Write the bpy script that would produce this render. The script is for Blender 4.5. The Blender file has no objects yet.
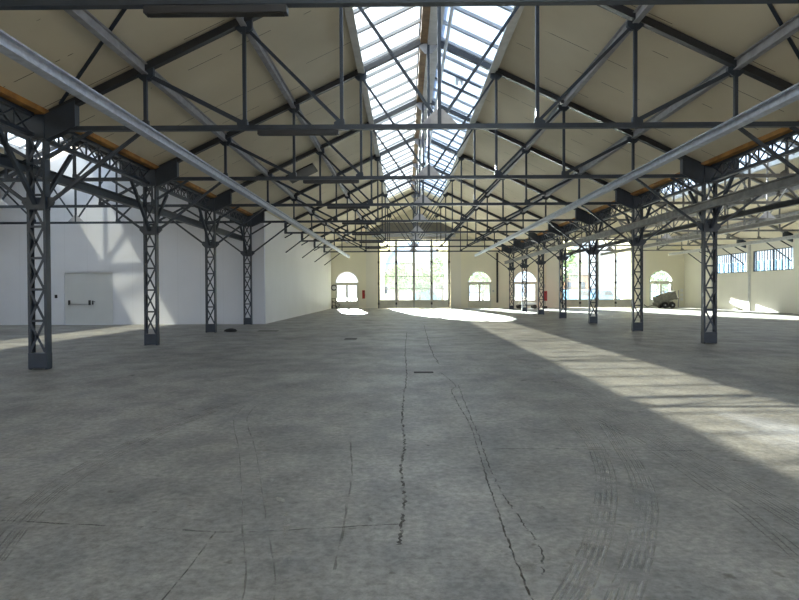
import bpy, bmesh, math, random
from mathutils import Vector, Matrix
random.seed(7)
scene = bpy.context.scene
col = scene.collection

# ------------------------------------------------------------------ camera
F, W, H = 600.0, 799, 600
yaw, pitch, roll = 0.0091, -0.0144, -0.0041
cam_d = bpy.data.cameras.new('camera')
cam = bpy.data.objects.new('camera', cam_d)
col.objects.link(cam)
cam_d.sensor_width = 36.0
cam_d.lens = 36.0 * F / W
cam_d.clip_end = 500
_f = Vector((-math.sin(yaw), math.cos(yaw), 0)); _r = Vector((math.cos(yaw), math.sin(yaw), 0)); _u = Vector((0, 0, 1))
_f2 = _f * math.cos(pitch) + _u * math.sin(pitch); _u2 = _u * math.cos(pitch) - _f * math.sin(pitch)
_r3 = _r * math.cos(roll) + _u2 * math.sin(roll); _u3 = _u2 * math.cos(roll) - _r * math.sin(roll)
m = Matrix((_r3, _u3, -_f2)).transposed().to_4x4()
m.translation = (0, 0, 1.6)
cam.matrix_world = m
scene.camera = cam

# ------------------------------------------------------------------ light
SKY_STRENGTH = 2.0
SUN_STRENGTH = 27.0
GLARE_STRENGTH = 105.0
EXPOSURE = 0.36
scene.view_settings.view_transform = 'Standard'
scene.view_settings.look = 'None'
scene.view_settings.gamma = 1.0
scene.view_settings.use_curve_mapping = False
scene.view_settings.exposure = EXPOSURE

world = bpy.data.worlds.new('sky')
scene.world = world
world.use_nodes = True
nt = world.node_tree
nt.nodes.clear()
wo = nt.nodes.new('ShaderNodeOutputWorld')
bg = nt.nodes.new('ShaderNodeBackground')
tc = nt.nodes.new('ShaderNodeTexCoord')
mp = nt.nodes.new('ShaderNodeMapping'); mp.inputs['Scale'].default_value = (1.6, 1.6, 3.2)
nz = nt.nodes.new('ShaderNodeTexNoise'); nz.inputs['Scale'].default_value = 2.2; nz.inputs['Detail'].default_value = 5
cr = nt.nodes.new('ShaderNodeValToRGB')
cr.color_ramp.elements[0].position = 0.40; cr.color_ramp.elements[0].color = (0.46, 0.62, 0.95, 1)
cr.color_ramp.elements[1].position = 0.60; cr.color_ramp.elements[1].color = (0.90, 0.95, 1.0, 1)
nt.links.new(tc.outputs['Generated'], mp.inputs[0]); nt.links.new(mp.outputs[0], nz.inputs['Vector'])
nt.links.new(nz.outputs[0], cr.inputs[0]); nt.links.new(cr.outputs[0], bg.inputs[0])
bg.inputs[1].default_value = SKY_STRENGTH
nt.links.new(bg.outputs[0], wo.inputs[0])

def sun(name, d, strength, color, ang):
    l = bpy.data.lights.new(name, 'SUN')
    l.energy = strength; l.color = color; l.angle = math.radians(ang)
    o = bpy.data.objects.new(name, l); col.objects.link(o)
    o.rotation_euler = Vector(d).to_track_quat('-Z', 'Y').to_euler()
    o.location = Vector((0, 0, 30)) - Vector(d).normalized() * 10
    return o
sun('sun', (0.54, 0.23, -1.0), SUN_STRENGTH, (1.0, 0.85, 0.58), 1.5)
# the low sun glare thrown back by the glass fronts across the street, into the far gates
sun('street_glare', (0.142, -1.0, -0.238), GLARE_STRENGTH, (1.0, 0.95, 0.86), 0.5)
cy = scene.cycles
cy.max_bounces = 14; cy.diffuse_bounces = 7; cy.transparent_max_bounces = 24; cy.transmission_bounces = 8
cy.sample_clamp_indirect = 8.0

# ------------------------------------------------------------------ materials
def new_mat(name):
    mt = bpy.data.materials.new(name); mt.use_nodes = True
    t = mt.node_tree
    return mt, t, t.nodes['Principled BSDF']

def simple(name, c, rough=0.6, metal=0.0, c2=None, scale=3.0, bump=0.0, spec=0.5):
    mt, t, b = new_mat(name)
    b.inputs['Roughness'].default_value = rough
    b.inputs['Metallic'].default_value = metal
    b.inputs['Specular IOR Level'].default_value = spec
    if c2 is None:
        c2 = tuple(x * 0.8 for x in c)
    n = t.nodes.new('ShaderNodeTexNoise'); n.inputs['Scale'].default_value = scale; n.inputs['Detail'].default_value = 6
    tcn = t.nodes.new('ShaderNodeTexCoord')
    r = t.nodes.new('ShaderNodeValToRGB')
    r.color_ramp.elements[0].position = 0.35; r.color_ramp.elements[0].color = (*c2, 1)
    r.color_ramp.elements[1].position = 0.65; r.color_ramp.elements[1].color = (*c, 1)
    t.links.new(tcn.outputs['Object'], n.inputs['Vector']); t.links.new(n.outputs[0], r.inputs[0])
    t.links.new(r.outputs[0], b.inputs['Base Color'])
    if bump:
        bp = t.nodes.new('ShaderNodeBump'); bp.inputs['Strength'].default_value = bump; bp.inputs['Distance'].default_value = 0.01
        t.links.new(n.outputs[0], bp.inputs['Height']); t.links.new(bp.outputs[0], b.inputs['Normal'])
    return mt

M = {}
M['steel'] = simple('blue_grey_paint', (0.027, 0.037, 0.055), 0.42, 0.0, (0.019, 0.027, 0.041), 4)
M['steel_dark'] = simple('dark_paint', (0.024, 0.026, 0.032), 0.5, 0.0, (0.017, 0.018, 0.023), 4)
M['purlin'] = simple('grey_paint', (0.38, 0.38, 0.40), 0.5, 0.0, (0.27, 0.27, 0.29), 5)
M['aisle_steel'] = simple('lightened_steel_paint', (0.22, 0.215, 0.20), 0.5, 0.0, (0.13, 0.13, 0.125), 4)  # right aisle trusses: light falling on the steel put into a paler grey
M['galv'] = simple('galvanised_steel', (0.52, 0.56, 0.64), 0.42, 0.25, (0.38, 0.41, 0.48), 9)
M['pale_steel'] = simple('pale_paint', (0.55, 0.55, 0.54), 0.5, 0.0, (0.44, 0.44, 0.43), 4)
M['rust_wood'] = simple('rusty_timber', (0.50, 0.25, 0.06), 0.75, 0.0, (0.26, 0.12, 0.035), 2.5, 0.3)
M['brown_wood'] = simple('brown_timber', (0.34, 0.22, 0.12), 0.7, 0.0, (0.2, 0.13, 0.075), 3)
M['white_board'] = simple('white_board', (0.74, 0.74, 0.72), 0.6, 0.0, (0.6, 0.6, 0.58), 3)
M['white_frame'] = simple('cream_frame', (0.66, 0.65, 0.56), 0.5, 0.0, (0.58, 0.57, 0.5), 2)
M['gate_frame'] = simple('gate_grey', (0.40, 0.40, 0.40), 0.5, 0.0, (0.34, 0.34, 0.34), 2)
M['black'] = simple('black_rubber', (0.02, 0.02, 0.02), 0.6, 0.0, (0.014, 0.014, 0.014))
M['red'] = simple('red_paint', (0.45, 0.02, 0.02), 0.35, 0.0, (0.38, 0.015, 0.015))
M['trailer'] = simple('worn_grey_metal', (0.24, 0.235, 0.19), 0.6, 0.0, (0.16, 0.155, 0.125), 6)
M['chrome'] = simple('satin_metal', (0.45, 0.46, 0.48), 0.3, 0.8)
M['white_paint'] = simple('white_paint', (0.78, 0.78, 0.77), 0.5, 0.0, (0.72, 0.72, 0.71), 1.5)
M['door_grey'] = simple('door_paint', (0.66, 0.67, 0.66), 0.5, 0.0, (0.63, 0.64, 0.63), 1)
M['bar_grey'] = simple('bar_grey', (0.36, 0.37, 0.39), 0.5, 0.0, (0.30, 0.31, 0.33))
M['gable_shade'] = simple('gable_shade', (0.20, 0.19, 0.17), 0.8, 0.0, (0.16, 0.15, 0.135), 2)  # shade on the upper gable wall, painted as a grey tone
M['cover'] = simple('cast_iron', (0.06, 0.055, 0.05), 0.7, 0.2)
M['hatch'] = simple('dark_hatch', (0.02, 0.014, 0.012), 0.7)
M['asphalt'] = simple('yard_asphalt', (0.12, 0.12, 0.115), 0.8, 0.0, (0.09, 0.09, 0.088), 1)
M['leaf'] = simple('foliage', (0.20, 0.28, 0.13), 0.8, 0.0, (0.13, 0.20, 0.09), 3)
M['bark'] = simple('bark', (0.12, 0.09, 0.06), 0.9)
M['blue_clad'] = simple('blue_cladding', (0.10, 0.25, 0.42), 0.6, 0.0, (0.08, 0.2, 0.36), 1)
M['facade'] = simple('pale_render', (0.62, 0.58, 0.52), 0.8, 0.0, (0.55, 0.5, 0.45), 0.5)
M['orange_clad'] = simple('orange_render', (0.55, 0.30, 0.16), 0.8)
M['roof_tile'] = simple('grey_roofing', (0.30, 0.29, 0.28), 0.8)

def wall_mat(name, c, c2, seam=0.0, axis=0, dark=0.75):
    mt, t, b = new_mat(name)
    b.inputs['Roughness'].default_value = 0.7
    tcn = t.nodes.new('ShaderNodeTexCoord')
    n = t.nodes.new('ShaderNodeTexNoise'); n.inputs['Scale'].default_value = 0.35; n.inputs['Detail'].default_value = 7
    t.links.new(tcn.outputs['Object'], n.inputs['Vector'])
    r = t.nodes.new('ShaderNodeValToRGB')
    r.color_ramp.elements[0].position = 0.3; r.color_ramp.elements[0].color = (*c2, 1)
    r.color_ramp.elements[1].position = 0.7; r.color_ramp.elements[1].color = (*c, 1)
    t.links.new(n.outputs[0], r.inputs[0])
    out = r.outputs[0]
    if seam:
        sp = t.nodes.new('ShaderNodeSeparateXYZ'); t.links.new(tcn.outputs['Object'], sp.inputs[0])
        md = t.nodes.new('ShaderNodeMath'); md.operation = 'PINGPONG'; md.inputs[1].default_value = seam / 2
        t.links.new(sp.outputs[axis], md.inputs[0])
        lt = t.nodes.new('ShaderNodeMath'); lt.operation = 'LESS_THAN'; lt.inputs[1].default_value = 0.012
        t.links.new(md.outputs[0], lt.inputs[0])
        mx = t.nodes.new('ShaderNodeMix'); mx.data_type = 'RGBA'; mx.blend_type = 'MULTIPLY'
        t.links.new(lt.outputs[0], mx.inputs[0]); t.links.new(out, mx.inputs[6])
        mx.inputs[7].default_value = (dark, dark, dark, 1)
        out = mx.outputs[2]
    t.links.new(out, b.inputs['Base Color'])
    return mt
M['wall_white'] = wall_mat('white_sheeting', (0.80, 0.81, 0.85), (0.73, 0.74, 0.78), 1.13, 0, 0.93)
M['wall_side'] = wall_mat('white_side_wall', (0.80, 0.79, 0.76), (0.74, 0.73, 0.70), 1.2, 1, 0.93)
M['wall_cream'] = wall_mat('cream_plaster', (0.80, 0.77, 0.63), (0.74, 0.71, 0.58))
M['wall_pale'] = wall_mat('pale_plaster', (0.76, 0.74, 0.66), (0.70, 0.68, 0.60), 1.0, 1, 0.95)

def ceiling_mat():
    # cream boards: seams across the slope every 1.1 m, short dark gaps along the slope
    mt, t, b = new_mat('cream_roof_boards')
    b.inputs['Roughness'].default_value = 0.8
    tcn = t.nodes.new('ShaderNodeTexCoord')
    n = t.nodes.new('ShaderNodeTexNoise'); n.inputs['Scale'].default_value = 0.5; n.inputs['Detail'].default_value = 6
    t.links.new(tcn.outputs['Object'], n.inputs['Vector'])
    r = t.nodes.new('ShaderNodeValToRGB')
    r.color_ramp.elements[0].position = 0.3; r.color_ramp.elements[0].color = (0.63, 0.56, 0.42, 1)
    r.color_ramp.elements[1].position = 0.7; r.color_ramp.elements[1].color = (0.72, 0.65, 0.50, 1)
    t.links.new(n.outputs[0], r.inputs[0])
    sp = t.nodes.new('ShaderNodeSeparateXYZ'); t.links.new(tcn.outputs['Object'], sp.inputs[0])
    md = t.nodes.new('ShaderNodeMath'); md.operation = 'PINGPONG'; md.inputs[1].default_value = 0.62
    t.links.new(sp.outputs[1], md.inputs[0])
    lt = t.nodes.new('ShaderNodeMath'); lt.operation = 'LESS_THAN'; lt.inputs[1].default_value = 0.011
    t.links.new(md.outputs[0], lt.inputs[0])
    n2 = t.nodes.new('ShaderNodeTexNoise'); n2.inputs['Scale'].default_value = 0.9; n2.inputs['Detail'].default_value = 2
    t.links.new(tcn.outputs['Object'], n2.inputs['Vector'])
    gt = t.nodes.new('ShaderNodeMath'); gt.operation = 'GREATER_THAN'; gt.inputs[1].default_value = 0.53
    t.links.new(n2.outputs[0], gt.inputs[0])
    ml = t.nodes.new('ShaderNodeMath'); ml.operation = 'MULTIPLY'
    t.links.new(lt.outputs[0], ml.inputs[0]); t.links.new(gt.outputs[0], ml.inputs[1])
    mx = t.nodes.new('ShaderNodeMix'); mx.data_type = 'RGBA'
    t.links.new(ml.outputs[0], mx.inputs[0]); t.links.new(r.outputs[0], mx.inputs[6]); mx.inputs[7].default_value = (0.16, 0.13, 0.09, 1)
    t.links.new(mx.outputs[2], b.inputs['Base Color'])
    return mt
M['ceiling'] = ceiling_mat()

def floor_mat():
    mt, t, b = new_mat('worn_concrete')
    tcn = t.nodes.new('ShaderNodeTexCoord')
    def noise(scale, det=8, sc=(1, 1, 1), rough=0.6):
        mpn = t.nodes.new('ShaderNodeMapping'); mpn.inputs['Scale'].default_value = sc
        t.links.new(tcn.outputs['Object'], mpn.inputs[0])
        n = t.nodes.new('ShaderNodeTexNoise'); n.inputs['Scale'].default_value = scale; n.inputs['Detail'].default_value = det
        n.inputs['Roughness'].default_value = rough
        t.links.new(mpn.outputs[0], n.inputs['Vector'])
        return n.outputs[0]
    def ramp(v, p0, c0, p1, c1):
        r = t.nodes.new('ShaderNodeValToRGB')
        r.color_ramp.elements[0].position = p0; r.color_ramp.elements[0].color = (*c0, 1)
        r.color_ramp.elements[1].position = p1; r.color_ramp.elements[1].color = (*c1, 1)
        t.links.new(v, r.inputs[0]); return r.outputs[0]
    def mix(a, bb, blend='MULTIPLY', fac=1.0):
        mx = t.nodes.new('ShaderNodeMix'); mx.data_type = 'RGBA'; mx.blend_type = blend
        mx.inputs[0].default_value = fac
        t.links.new(a, mx.inputs[6]); t.links.new(bb, mx.inputs[7]); return mx.outputs[2]
    big = ramp(noise(0.35, 7), 0.32, (0.208, 0.200, 0.186), 0.68, (0.335, 0.323, 0.300))
    mid = ramp(noise(1.7, 9, (1, 0.7, 1), 0.68), 0.38, (0.72, 0.73, 0.745), 0.62, (1.16, 1.15, 1.12))
    fine = ramp(noise(16, 8, (1, 1, 1), 0.75), 0.38, (0.70, 0.70, 0.70), 0.62, (1.22, 1.22, 1.22))
    scr = ramp(noise(5, 4, (0.35, 2.6, 1), 0.6), 0.60, (1, 1, 1), 0.72, (0.84, 0.83, 0.81))
    spots = ramp(noise(7, 2), 0.26, (0.60, 0.58, 0.54), 0.32, (1, 1, 1))
    c = mix(mix(mix(mix(big, mid), fine), scr), spots)
    t.links.new(c, b.inputs['Base Color'])
    rr = ramp(noise(0.8, 6), 0.3, (0.42, 0.42, 0.42), 0.7, (0.62, 0.62, 0.62))
    t.links.new(rr, b.inputs['Roughness'])
    b.inputs['Specular IOR Level'].default_value = 0.35
    bp = t.nodes.new('ShaderNodeBump'); bp.inputs['Strength'].default_value = 0.25; bp.inputs['Distance'].default_value = 0.01
    t.links.new(noise(9, 9), bp.inputs['Height']); t.links.new(bp.outputs[0], b.inputs['Normal'])
    return mt
M['floor'] = floor_mat()

def mark_mat(name, c, cover, scale=8.0, stretch=(1, 1, 1), amax=1.0):
    # a worn mark: parts of the strip show the bare concrete beneath
    mt, t, b = new_mat(name)
    b.inputs['Base Color'].default_value = (*c, 1); b.inputs['Roughness'].default_value = 0.8
    tcn = t.nodes.new('ShaderNodeTexCoord')
    mpn = t.nodes.new('ShaderNodeMapping'); mpn.inputs['Scale'].default_value = stretch
    n = t.nodes.new('ShaderNodeTexNoise'); n.inputs['Scale'].default_value = scale; n.inputs['Detail'].default_value = 6; n.inputs['Roughness'].default_value = 0.7
    t.links.new(tcn.outputs['Object'], mpn.inputs[0]); t.links.new(mpn.outputs[0], n.inputs['Vector'])
    r = t.nodes.new('ShaderNodeMapRange'); r.inputs['From Min'].default_value = 0.62 - cover * 0.3; r.inputs['From Max'].default_value = 0.75 - cover * 0.3
    r.inputs['To Min'].default_value = 0.0; r.inputs['To Max'].default_value = min(amax, 0.45 + cover * 0.4)
    t.links.new(n.outputs[0], r.inputs['Value'])
    t.links.new(r.outputs[0], b.inputs['Alpha'])
    return mt
M['crack'] = mark_mat('crack_dirt', (0.09, 0.083, 0.07), 0.7, 7)
M['joint'] = mark_mat('joint_dirt', (0.12, 0.115, 0.105), 0.6, 6)
M['tyre'] = mark_mat('tyre_dirt', (0.16, 0.153, 0.14), 0.7, 4, (1, 1, 1), 0.42)
M['ridge'] = mark_mat('tyre_ridge', (0.42, 0.41, 0.38), 0.6, 4, (1, 1, 1), 0.4)
M['chalk'] = mark_mat('pale_scuff', (0.44, 0.43, 0.40), 0.3, 9)
M['stain_shade'] = mark_mat('dark_stain_shade', (0.17, 0.163, 0.15), 0.22, 2.5)

def glass_mat(name, tint, transp, white, whitecol=(0.8, 0.85, 0.9), gloss=0.05, transl=0.0):
    # clear part + dirt film (diffuse / translucent) + a thin reflection
    mt = bpy.data.materials.new(name); mt.use_nodes = True
    t = mt.node_tree; t.nodes.clear()
    out = t.nodes.new('ShaderNodeOutputMaterial')
    tr = t.nodes.new('ShaderNodeBsdfTransparent'); tr.inputs[0].default_value = (*tint, 1)
    gl = t.nodes.new('ShaderNodeBsdfGlossy'); gl.inputs['Roughness'].default_value = 0.05
    di = t.nodes.new('ShaderNodeBsdfDiffuse'); di.inputs[0].default_value = (*whitecol, 1)
    tl = t.nodes.new('ShaderNodeBsdfTranslucent'); tl.inputs[0].default_value = (*whitecol, 1)
    film = t.nodes.new('ShaderNodeMixShader'); film.inputs[0].default_value = 0.75
    t.links.new(di.outputs[0], film.inputs[1]); t.links.new(tl.outputs[0], film.inputs[2])
    m1 = t.nodes.new('ShaderNodeMixShader'); m1.inputs[0].default_value = white
    t.links.new(tr.outputs[0], m1.inputs[1]); t.links.new(film.outputs[0], m1.inputs[2])
    m2 = t.nodes.new('ShaderNodeMixShader'); m2.inputs[0].default_value = gloss
    t.links.new(m1.outputs[0], m2.inputs[1]); t.links.new(gl.outputs[0], m2.inputs[2])
    t.links.new(m2.outputs[0], out.inputs[0])
    return mt
M['glass'] = glass_mat('window_glass', (0.82, 0.88, 0.89), 1, 0.012)
M['roof_glass'] = glass_mat('roof_glass', (0.50, 0.54, 0.59), 1, 0.22, (0.62, 0.70, 0.80))
M['roof_glass_milky'] = glass_mat('milky_roof_glass', (0.6, 0.68, 0.75), 1, 0.90, (0.40, 0.48, 0.60))
M['blue_glass'] = glass_mat('bluish_glass', (0.88, 0.94, 0.97), 1, 0.2, (0.75, 0.84, 0.92))

# ------------------------------------------------------------------ mesh helpers
class MB:
    def __init__(s): s.v = []; s.f = []
    def hexa(s, p):
        n = len(s.v); s.v += [tuple(q) for q in p]
        s.f += [(n, n+3, n+2, n+1), (n+4, n+5, n+6, n+7), (n, n+1, n+5, n+4), (n+1, n+2, n+6, n+5), (n+2, n+3, n+7, n+6), (n+3, n, n+4, n+7)]
        return s
    def box(s, x0, x1, y0, y1, z0, z1):
        return s.hexa([(x0, y0, z0), (x1, y0, z0), (x1, y1, z0), (x0, y1, z0), (x0, y0, z1), (x1, y0, z1), (x1, y1, z1), (x0, y1, z1)])
    def bar(s, a, b, w, h, up=(0, 1, 0)):
        # square bar from a to b: w across 'up', h along 'up'
        a = Vector(a); b = Vector(b); d = (b - a).normalized(); up = Vector(up)
        if abs(d.dot(up)) > 0.95: up = Vector((1, 0, 0))
        x = d.cross(up).normalized(); y = x.cross(d).normalized()
        x *= w / 2; y *= h / 2
        return s.hexa([a - x - y, a + x - y, a + x + y, a - x + y, b - x - y, b + x - y, b + x + y, b - x + y])
    def prism(s, poly, axis, lo, hi):
        # poly in the two other axes; axis 1 = Y (poly is x,z), 0 = X (poly y,z), 2 = Z (poly x,y)
        n = len(s.v); k = len(poly)
        def P(p, h):
            return {1: (p[0], h, p[1]), 0: (h, p[0], p[1]), 2: (p[0], p[1], h)}[axis]
        s.v += [P(p, lo) for p in poly] + [P(p, hi) for p in poly]
        s.f.append(tuple(range(n, n + k))); s.f.append(tuple(range(n + 2 * k - 1, n + k - 1, -1)))
        for i in range(k):
            j = (i + 1) % k
            s.f.append((n + i, n + k + i, n + k + j, n + j))
        return s
    def tube(s, pts, r, seg=8, closed=False):
        pts = [Vector(p) for p in pts]; n0 = len(s.v); N = len(pts)
        rr = r if isinstance(r, (list, tuple)) else [r] * N
        for i, p in enumerate(pts):
            if closed: d = pts[(i + 1) % N] - pts[i - 1]
            else: d = pts[min(i + 1, N - 1)] - pts[max(i - 1, 0)]
            d.normalize(); up = Vector((0, 0, 1)) if abs(d.z) < 0.9 else Vector((1, 0, 0))
            x = d.cross(up).normalized(); y = x.cross(d)
            for k in range(seg):
                a = 2 * math.pi * k / seg
                s.v.append(tuple(p + (x * math.cos(a) + y * math.sin(a)) * rr[i]))
        for i in range(N if closed else N - 1):
            j = (i + 1) % N
            for k in range(seg):
                l = (k + 1) % seg
                s.f.append((n0 + i*seg + k, n0 + i*seg + l, n0 + j*seg + l, n0 + j*seg + k))
        if not closed:
            s.f.append(tuple(n0 + k for k in range(seg))[::-1]); s.f.append(tuple(n0 + (N-1)*seg + k for k in range(seg)))
        return s
    def cyl(s, a, b, r, seg=16): return s.tube([a, b], r, seg)
    def mesh(s, name, mat):
        me = bpy.data.meshes.new(name); me.from_pydata(s.v, [], s.f); me.update()
        bm = bmesh.new(); bm.from_mesh(me); bmesh.ops.recalc_face_normals(bm, faces=bm.faces); bm.to_mesh(me); bm.free()
        me.materials.append(mat)
        return me
    def build(s, name, mat, parent=None, smooth=False):
        me = s.mesh(name, mat)
        if smooth:
            for p in me.polygons: p.use_smooth = True
        o = bpy.data.objects.new(name, me); col.objects.link(o)
        if parent: o.parent = parent
        return o

def tag(o, label=None, cat=None, group=None, kind=None):
    if label: o['label'] = label
    if cat: o['category'] = cat
    if group: o['group'] = group
    if kind: o['kind'] = kind
    return o

def empty(name, loc, label=None, cat=None, group=None, kind=None):
    o = bpy.data.objects.new(name, None); col.objects.link(o); o.location = loc
    o.empty_display_size = 0.2
    return tag(o, label, cat, group, kind)

def copy_tree(o, parent=None):
    c = o.copy(); col.objects.link(c)
    if parent: c.parent = parent
    for ch in list(o.children): copy_tree(ch, c)
    return c

def ibeam(mb, x, y0, y1, z, w, h, t=0.02):
    mb.box(x - w/2, x + w/2, y0, y1, z + h/2 - t, z + h/2)
    mb.box(x - w/2, x + w/2, y0, y1, z - h/2, z - h/2 + t)
    mb.box(x - t/2, x + t/2, y0, y1, z - h/2 + t, z + h/2 - t)
    return mb

def holed(name, outer, holes, depth, mat, axis, pos, parent=None):
    # plate with openings: a filled 2D outline given thickness, stood upright
    cu = bpy.data.curves.new(name, 'CURVE'); cu.dimensions = '2D'; cu.fill_mode = 'BOTH'; cu.extrude = depth / 2
    for lp in [outer] + holes:
        sp = cu.splines.new('POLY'); sp.points.add(len(lp) - 1)
        for i, p in enumerate(lp): sp.points[i].co = (p[0], p[1], 0, 1)
        sp.use_cyclic_u = True
    tmp = bpy.data.objects.new(name, cu); col.objects.link(tmp)
    me = bpy.data.meshes.new_from_object(tmp.evaluated_get(bpy.context.evaluated_depsgraph_get()))
    bpy.data.objects.remove(tmp); bpy.data.curves.remove(cu)
    me.name = name
    if axis == 'Y':
        me.transform(Matrix.Translation((0, pos, 0)) @ Matrix.Rotation(math.pi/2, 4, 'X'))
    else:   # plane x = pos, outline given in (y, z)
        me.transform(Matrix(((0, 0, 1, pos), (1, 0, 0, 0), (0, 1, 0, 0), (0, 0, 0, 1))))
    me.materials.clear(); me.materials.append(mat)
    o = bpy.data.objects.new(name, me); col.objects.link(o)
    if parent: o.parent = parent
    return o

def arch(cx, r, spring, bottom, n=20):
    pts = [(cx - r, bottom), (cx + r, bottom)]
    pts += [(cx + r * math.cos(math.pi * i / n), spring + r * math.sin(math.pi * i / n)) for i in range(n + 1)]
    return pts

# ------------------------------------------------------------------ the plan of the hall
C0 = 0.73; SPAN = 16.82; HALF = SPAN / 2
CL, CR = C0 - SPAN, C0 + SPAN                     # centre lines of nave and of both aisles
BAY = 5.576; Y1 = 12.54
def TY(k): return Y1 + BAY * (k - 1) + (0.14 if k == 0 else 0.0)
ENDY = 56.8; BACKY = -6.0
XL, XR = C0 - HALF, C0 + HALF
PARTY = 29.78; PARTX = -6.98                      # white partition closing the left aisle
WALLR = 26.3
TIEZ = 5.02
def zc(off): return 9.15 - 0.47 * abs(off)        # centre line of the rafters
SKYOFF = 2.03; SKYEND = 44.2

# ------------------------------------------------------------------ floor with its marks
def grid_floor():
    b = MB(); b.box(-26, WALLR + 0.4, BACKY - 3, ENDY + 0.6, -0.2, 0.0)
    return b.build('floor', M['floor'])
floor = tag(grid_floor(), 'worn grey concrete floor of the hall with cracks and tyre marks', 'floor', kind='structure')

def smooth_path(pts, n=8):
    out = []
    for i in range(len(pts) - 1):
        p0 = pts[max(i-1, 0)]; p1 = pts[i]; p2 = pts[i+1]; p3 = pts[min(i+2, len(pts)-1)]
        for k in range(n):
            t = k / n
            out.append(tuple(0.5 * ((2*p1[j]) + (-p0[j]+p2[j])*t + (2*p0[j]-5*p1[j]+4*p2[j]-p3[j])*t*t + (-p0[j]+3*p1[j]-3*p2[j]+p3[j])*t**3) for j in range(2)))
    out.append(pts[-1]); return out
_zi = [0]
def strip(name, pts, w, mat, jit=0.0, n=8, offs=(0.0,)):
    _zi[0] += 1; z = 0.001 + 0.0002 * _zi[0]
    path = smooth_path(pts, n)
    b = MB()
    for of in offs:
        base = len(b.v)
        for i, p in enumerate(path):
            a = path[max(i-1, 0)]; c = path[min(i+1, len(path)-1)]
            d = Vector((c[0]-a[0], c[1]-a[1])).normalized(); nn = Vector((-d.y, d.x))
            q = Vector(p) + nn * (of + random.uniform(-jit, jit)); ww = w * random.uniform(0.6, 1.3) / 2
            b.v += [(q.x - nn.x*ww, q.y - nn.y*ww, z), (q.x + nn.x*ww, q.y + nn.y*ww, z)]
        for i in range(len(path) - 1):
            k = base + 2*i; b.f.append((k, k+1, k+3, k+2))
    return b.build(name, mat, floor)
strip('crack', [(0.08, 23.59), (0.0, 16.35), (0.03, 11.88), (-0.02, 9.24), (-0.04, 7.44), (-0.01, 6.23), (-0.04, 5.35), (-0.01, 4.58), (-0.04, 3.76)], 0.022, M['crack'], 0.012, 22)
strip('crack', [(0.9, 28.44), (0.75, 19.68), (0.72, 15.04), (0.74, 13.17)], 0.026, M['crack'], 0.02, 18)
strip('crack', [(0.69, 11.87), (0.85, 10.21), (0.74, 9.5), (0.77, 7.15), (0.73, 6.02), (0.69, 5.06), (0.67, 4.37), (0.65, 3.55), (0.66, 2.6)], 0.013, M['crack'], 0.006, 20)
strip('crack', [(0.9, 10.21), (0.84, 8.06), (0.8, 6.43), (0.76, 5.12), (0.80, 4.17), (0.84, 3.76), (0.77, 3.36)], 0.012, M['crack'], 0.010, 20)
for p in ([(-2.86, 4.18), (-2.39, 4.11), (-1.81, 4.05), (-1.28, 3.97), (-0.91, 3.98), (-0.51, 4.04), (-0.05, 4.10)],
          [(0.63, 11.58), (1.83, 11.56), (3.16, 11.53), (4.6, 11.45), (7.0, 11.4)], [(0.91, 6.06), (1.56, 6.06), (2.34, 6.0), (3.6, 5.95)],
          [(-7.4, 13.0), (-5.55, 12.97), (-3.14, 12.91), (-1.29, 12.87)], [(-6, 18.3), (-2, 18.2), (2, 18.3), (8, 18.2)],
          [(-9, 24.3), (-3, 24.1), (1, 24.2)], [(10, 19.3), (14, 19.2), (20, 19.3)]):
    strip('slab_joint', p, 0.016, M['joint'], 0.005)
strip('slab_joint', [(-1.27, 3.97), (-1.26, 3.5), (-1.27, 2.6)], 0.012, M['joint'], 0.004)
strip('scratch', [(-2.1, 8.4), (-1.98, 7.46), (-1.52, 6.04), (-1.16, 4.81), (-0.93, 4.0), (-0.74, 3.36), (-0.64, 2.8)], 0.010, M['tyre'], 0.003, 8, (0.0, -0.16))
strip('scuff', [(-1.6, 6.6), (-1.4, 5.9), (-1.02, 4.75), (-0.80, 4.0), (-0.66, 3.2)], 0.05, M['chalk'], 0.01)
strip('scratch', [(-0.6, 6.44), (-0.48, 5.35), (-0.43, 4.18), (-0.41, 3.42)], 0.016, M['tyre'], 0.006)
strip('tyre_mark', [(-2.5, 8.6), (-2.78, 7.19), (-2.86, 6.37), (-2.90, 5.62), (-2.86, 4.89), (-2.72, 4.18), (-2.5, 3.5)], 0.012, M['tyre'], 0.003, 8, (-0.11, -0.07, -0.03, 0.02, 0.07, 0.11))
strip('tyre_mark', [(2.02, 7.6), (1.98, 6.42), (1.81, 5.5), (1.61, 4.81), (1.37, 4.17), (1.09, 3.55), (0.80, 3.0)], 0.012, M['tyre'], 0.003, 8, (-0.08, -0.04, 0.0, 0.04, 0.08))
strip('tyre_mark', [(2.4, 7.2), (2.26, 6.42), (2.05, 5.34), (1.83, 4.57), (1.55, 3.92), (1.34, 3.49), (1.02, 2.9)], 0.012, M['tyre'], 0.003, 8, (-0.08, -0.04, 0.0, 0.04, 0.08))
strip('tyre_mark', [(2.6, 15.0), (2.72, 12.12), (2.74, 8.39), (2.72, 6.21), (2.74, 5.19), (2.73, 3.9)], 0.012, M['tyre'], 0.004, 8, (-0.12, -0.06, 0.0, 0.06, 0.12))
strip('tyre_mark', [(2.26, 8.78), (2.46, 6.42), (2.45, 4.57), (2.33, 3.4)], 0.012, M['tyre'], 0.004, 8, (-0.05, 0.0, 0.05))
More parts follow.
